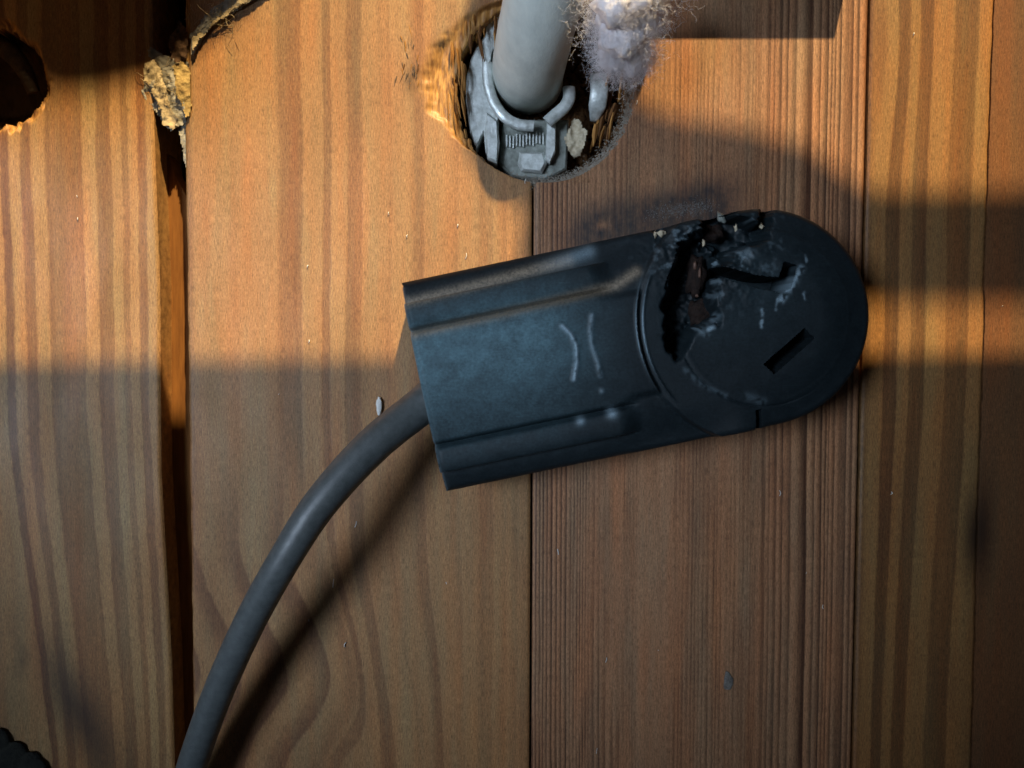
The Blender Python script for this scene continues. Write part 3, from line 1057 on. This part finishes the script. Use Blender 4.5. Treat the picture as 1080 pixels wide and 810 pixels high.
tuft = tag(empty('insulation_tuft'), 'fluffy white insulation wool tuft beside the thick cable over the hole', 'insulation')
cs = [(P(655, 5, 35 * MM), (7 * MM, 6 * MM, 6 * MM)), (P(655, 38, 29 * MM), (6.5 * MM, 6 * MM, 6 * MM)), (P(644, 25, 29 * MM), (5 * MM, 6 * MM, 5 * MM)), (P(668, 66, 22 * MM), (4.0 * MM, 3.6 * MM, 5 * MM)), (P(644, 62, 21 * MM), (4 * MM, 4 * MM, 5 * MM)), (P(680, -15, 33 * MM), (7 * MM, 7 * MM, 6 * MM)), (P(678, 25, 27 * MM), (4.5 * MM, 5 * MM, 5 * MM)), (P(655, 30, 17 * MM), (6 * MM, 7 * MM, 6 * MM))]
for i, (c, s) in enumerate(cs):
    blob('wool_core', c, [x * .74 for x in s], M_FLUFF, tuft, 90 + i, .6, 3.4)
w_ = fibres('wool_fibre', [(tuple(c), s) for c, s in cs], 15000, 3.2 * MM, .017 * MM, M_FLUFF, tuft, 3, wander=.7)
w_['kind'] = 'stuff'
w_ = fibres('wool_fibre', [(tuple(P(697, 14, 22 * MM)), (3 * MM, 2 * MM, 2 * MM)), (tuple(P(686, 60, 18 * MM)), (1.5 * MM, 3 * MM, 1.5 * MM)), (tuple(P(655, 80, 16 * MM)), (4 * MM, 1.5 * MM, 2 * MM))], 900, 3.6 * MM, .015 * MM, M_FLUFF, tuft, 4, wander=.5)
w_['kind'] = 'stuff'

def flake(name, pix, z, amp, mat, parent, seed, th=.25):
    """crumpled thin sheet with a torn outline: a grid cut to the outline, given thickness"""
    q = [P(a, b, z * MM) for a, b in pix]
    poly = [(p.x / MM, p.y / MM) for p in q]
    xs = [p[0] for p in poly]; ys = [p[1] for p in poly]
    st = .32
    gx, gy = np.meshgrid(np.arange(min(xs), max(xs) + st, st), np.arange(min(ys), max(ys) + st, st))
    wx = 1.1 * (fbm(gx * .7 + seed, gy * .7) - .5); wy = 1.1 * (fbm(gx * .7, gy * .7 + seed) - .5)
    keep = in_poly(gx + wx, gy + wy, poly)
    gz = z + amp * 2 * (fbm(gx * .33 + seed * 3, gy * .22 + seed, 4) - .45) + .5 * amp * (vnoise(gx * 1.3 + seed, gy * .9) - .5)
    id_ = -np.ones(gx.shape, int); V_, F_ = [], []
    ny, nx = gx.shape
    def vid(i, j):
        if id_[i, j] < 0:
            id_[i, j] = len(V_)
            V_.append((gx[i, j] * MM, gy[i, j] * MM, gz[i, j] * MM)); V_.append((gx[i, j] * MM, gy[i, j] * MM, (gz[i, j] - th) * MM))
        return id_[i, j]
    for i in range(ny - 1):
        for j in range(nx - 1):
            if keep[i, j] and keep[i + 1, j] and keep[i, j + 1] and keep[i + 1, j + 1]:
                a, b, c, d = vid(i, j), vid(i, j + 1), vid(i + 1, j + 1), vid(i + 1, j)
                F_.append((a, b, c, d)); F_.append((d + 1, c + 1, b + 1, a + 1))
    ed = {}
    for f in F_[::2]:
        for k in range(4):
            ed[(f[k], f[(k + 1) % 4])] = 1
    for (a, b) in list(ed):
        if (b, a) not in ed:
            F_.append((b, a, a + 1, b + 1))
    return mesh_obj(name, V_, F_, mat, parent, sharp=1.2)


M_OCHRE = plain_mat('ochre_scrap', (.50, .36, .14), (.28, .18, .07), 500, .8, .2, bumpd=.0005)
M_GREYS = plain_mat('grey_scrap', (.42, .40, .34), (.20, .18, .14), 420, .85, .15, bumpd=.0005)
M_DKBR = plain_mat('brown_scrap', (.16, .09, .05), (.06, .035, .02), 420, .85, .15, bumpd=.0005)
clump = tag(empty('fibre_clump'), 'cream crumpled scrap stuck in the open joint between planks', 'scrap clump')
flake('scrap', [(147, 58), (160, 50), (178, 60), (200, 66), (201, 118), (196, 130), (180, 140), (168, 124), (158, 112), (148, 96)], -.2, 1.3, M_GREYS, clump, 3)
flake('scrap', [(152, 66), (164, 62), (172, 78), (178, 104), (182, 118), (174, 120), (164, 106), (152, 84)], .9, 1.0, M_PALEF, clump, 5)
flake('scrap', [(182, 70), (194, 62), (202, 76), (202, 118), (196, 128), (190, 110), (184, 92)], .6, 1.0, M_OCHRE, clump, 9)
flake('scrap', [(164, 108), (178, 112), (188, 124), (184, 138), (172, 132)], .9, .9, M_PALEF, clump, 12)
flake('scrap', [(184, 128), (198, 124), (201, 150), (200, 182), (194, 170), (190, 148)], -1.2, .8, M_GREYS, clump, 15)
flake('scrap', [(176, 42), (190, 20), (198, 34), (198, 62), (188, 70), (180, 62)], .4, 1.2, M_DKBR, clump, 18)
w_ = fibres('loose_fibre', [(tuple(P(172, 92, .8 * MM)), (3.6 * MM, 5.2 * MM, .8 * MM))], 60, 3 * MM, .05 * MM, M_PALEF, clump, 6, bias=(0, .6, 0), wander=.4)
w_['kind'] = 'stuff'

stripf = tag(empty('fibre_strip'), 'torn pale strip of fibre along the broken corner of the plank', 'fibre strip')
flake('strip', [(200, 36), (212, 20), (226, 6), (244, -6), (300, -30), (300, -16), (262, 4), (246, 14), (230, 24), (216, 36), (205, 60), (201, 58)], .8, 1.0, M_GREYS, stripf, 22)
flake('strip', [(202, 40), (214, 30), (232, 16), (252, 0), (290, -22), (290, -16), (258, 4), (240, 16), (224, 28), (210, 42), (204, 60)], 1.5, .8, M_PALEF, stripf, 26)
w_ = fibres('loose_fibre', [(tuple(P(225, 22, 1.2 * MM)), (5 * MM, 4 * MM, .4 * MM))], 40, 4 * MM, .05 * MM, M_PALEF, stripf, 9, bias=(1.2, 1.2, 0), wander=.3)
w_['kind'] = 'stuff'

scrap = flake('cream_scrap', [(606, 124), (614, 128), (620, 138), (618, 152), (612, 164), (604, 168), (598, 158), (594, 144), (600, 134)], -6.0, 1.6, M_CHIP, None, 33, .5)
tag(scrap, 'cream coloured scrap wedged in the hole beside the clamp', 'scrap')

# dark stub inside the broken corner
stub = tube('dark_stub', catmull([P(-10, 40, -12 * MM), P(10, 55, -6 * MM), P(26, 75, -3 * MM), P(36, 98, -4 * MM)], 6), np.linspace(3.0, 1.6, 19) * MM, plain_mat('dark_stub_wood', (.06, .035, .018), (.02, .014, .01), 300, .7, .3, bumpd=.0006), None, seg=12)
tag(stub, 'dark brown stub poking out of the black broken corner', 'wood stub')

# black dirt at the lower left corner
dirt = tag(empty('dirt_clump'), 'black dirt clump in the lower left corner of the planks', 'dirt')
for i, (px, py, r) in enumerate(((8, 803, (6, 5, 1.2)), (30, 808, (5, 3.6, 1.0)), (-8, 786, (5, 4.6, 1.2)), (40, 820, (4, 3, .9)))):
    blob('clod', P(px, py, .8 * MM), [x * MM for x in r], M_BLACK, dirt, 140 + i, .28, 1.6)

# white chip above the cord and other small debris
chip = blob('white_chip', P(400, 428, .7 * MM), (.8 * MM, 2.3 * MM, .6 * MM), M_WCHIP, None, 160, .4, 1.6)
tag(chip, 'small white chip lying on the planks above the grey cord', 'chip')
fleck = blob('paint_fleck', P(768, 718, .1 * MM), (1.3 * MM, 2.2 * MM, .25 * MM), plain_mat('grey_fleck', (.20, .19, .17), (.10, .085, .07), 1500, .7, .3), None, 161, .5, 1.8)
tag(fleck, 'grey paint fleck on the fine-grained plank below the outlet', 'paint fleck')
V_, F_ = [], []
spots = [(492, 270, 6), (430, 249, 3), (483, 238, 3), (555, 191, 5), (672, 108, 4), (964, 36, 3), (82, 231, 3), (326, 360, 3), (352, 615, 9), (376, 553, 6), (365, 680, 5), (588, 582, 6), (640, 696, 5), (630, 792, 6), (822, 520, 6), (325, 281, 3), (940, 520, 3), (868, 640, 4), (410, 225, 3), (700, 480, 0)]
for (px, py, L) in spots:
    if L == 0: continue
    a = random.uniform(-.5, .5)
    p0 = P(px, py - L / 2, .15 * MM); p1 = P(px + L * a * .6, py + L / 2, .15 * MM)
    mid = (p0 + p1) / 2 + Vector((random.uniform(-.3, .3) * MM, 0, .25 * MM))
    v, f = tube_geo(catmull([p0, mid, p1], 4), random.uniform(.07, .13) * MM, seg=5)
    b = len(V_); V_ += v; F_ += [tuple(b + q for q in ff) for ff in f]
for i in range(14):
    p = P(random.uniform(-20, 1100), random.uniform(-20, 830), .08 * MM)
    u_, v_ = p.x / PXM + 540, 405 - p.y / PXM
    if v_ < 200 or 160 < u_ < 205: continue
    L = random.uniform(.15, .7) * MM
    a = random.gauss(math.pi / 2, .5)
    d = Vector((math.cos(a), math.sin(a), 0)) * L / 2
    v, f = tube_geo([p - d, p, p + d], random.uniform(.04, .09) * MM, seg=4)
    b = len(V_); V_ += v; F_ += [tuple(b + q for q in ff) for ff in f]
lint = mesh_obj('lint', V_, F_, M_WCHIP)
tag(lint, 'tiny white specks of lint scattered over the planks', 'lint', kind='stuff')
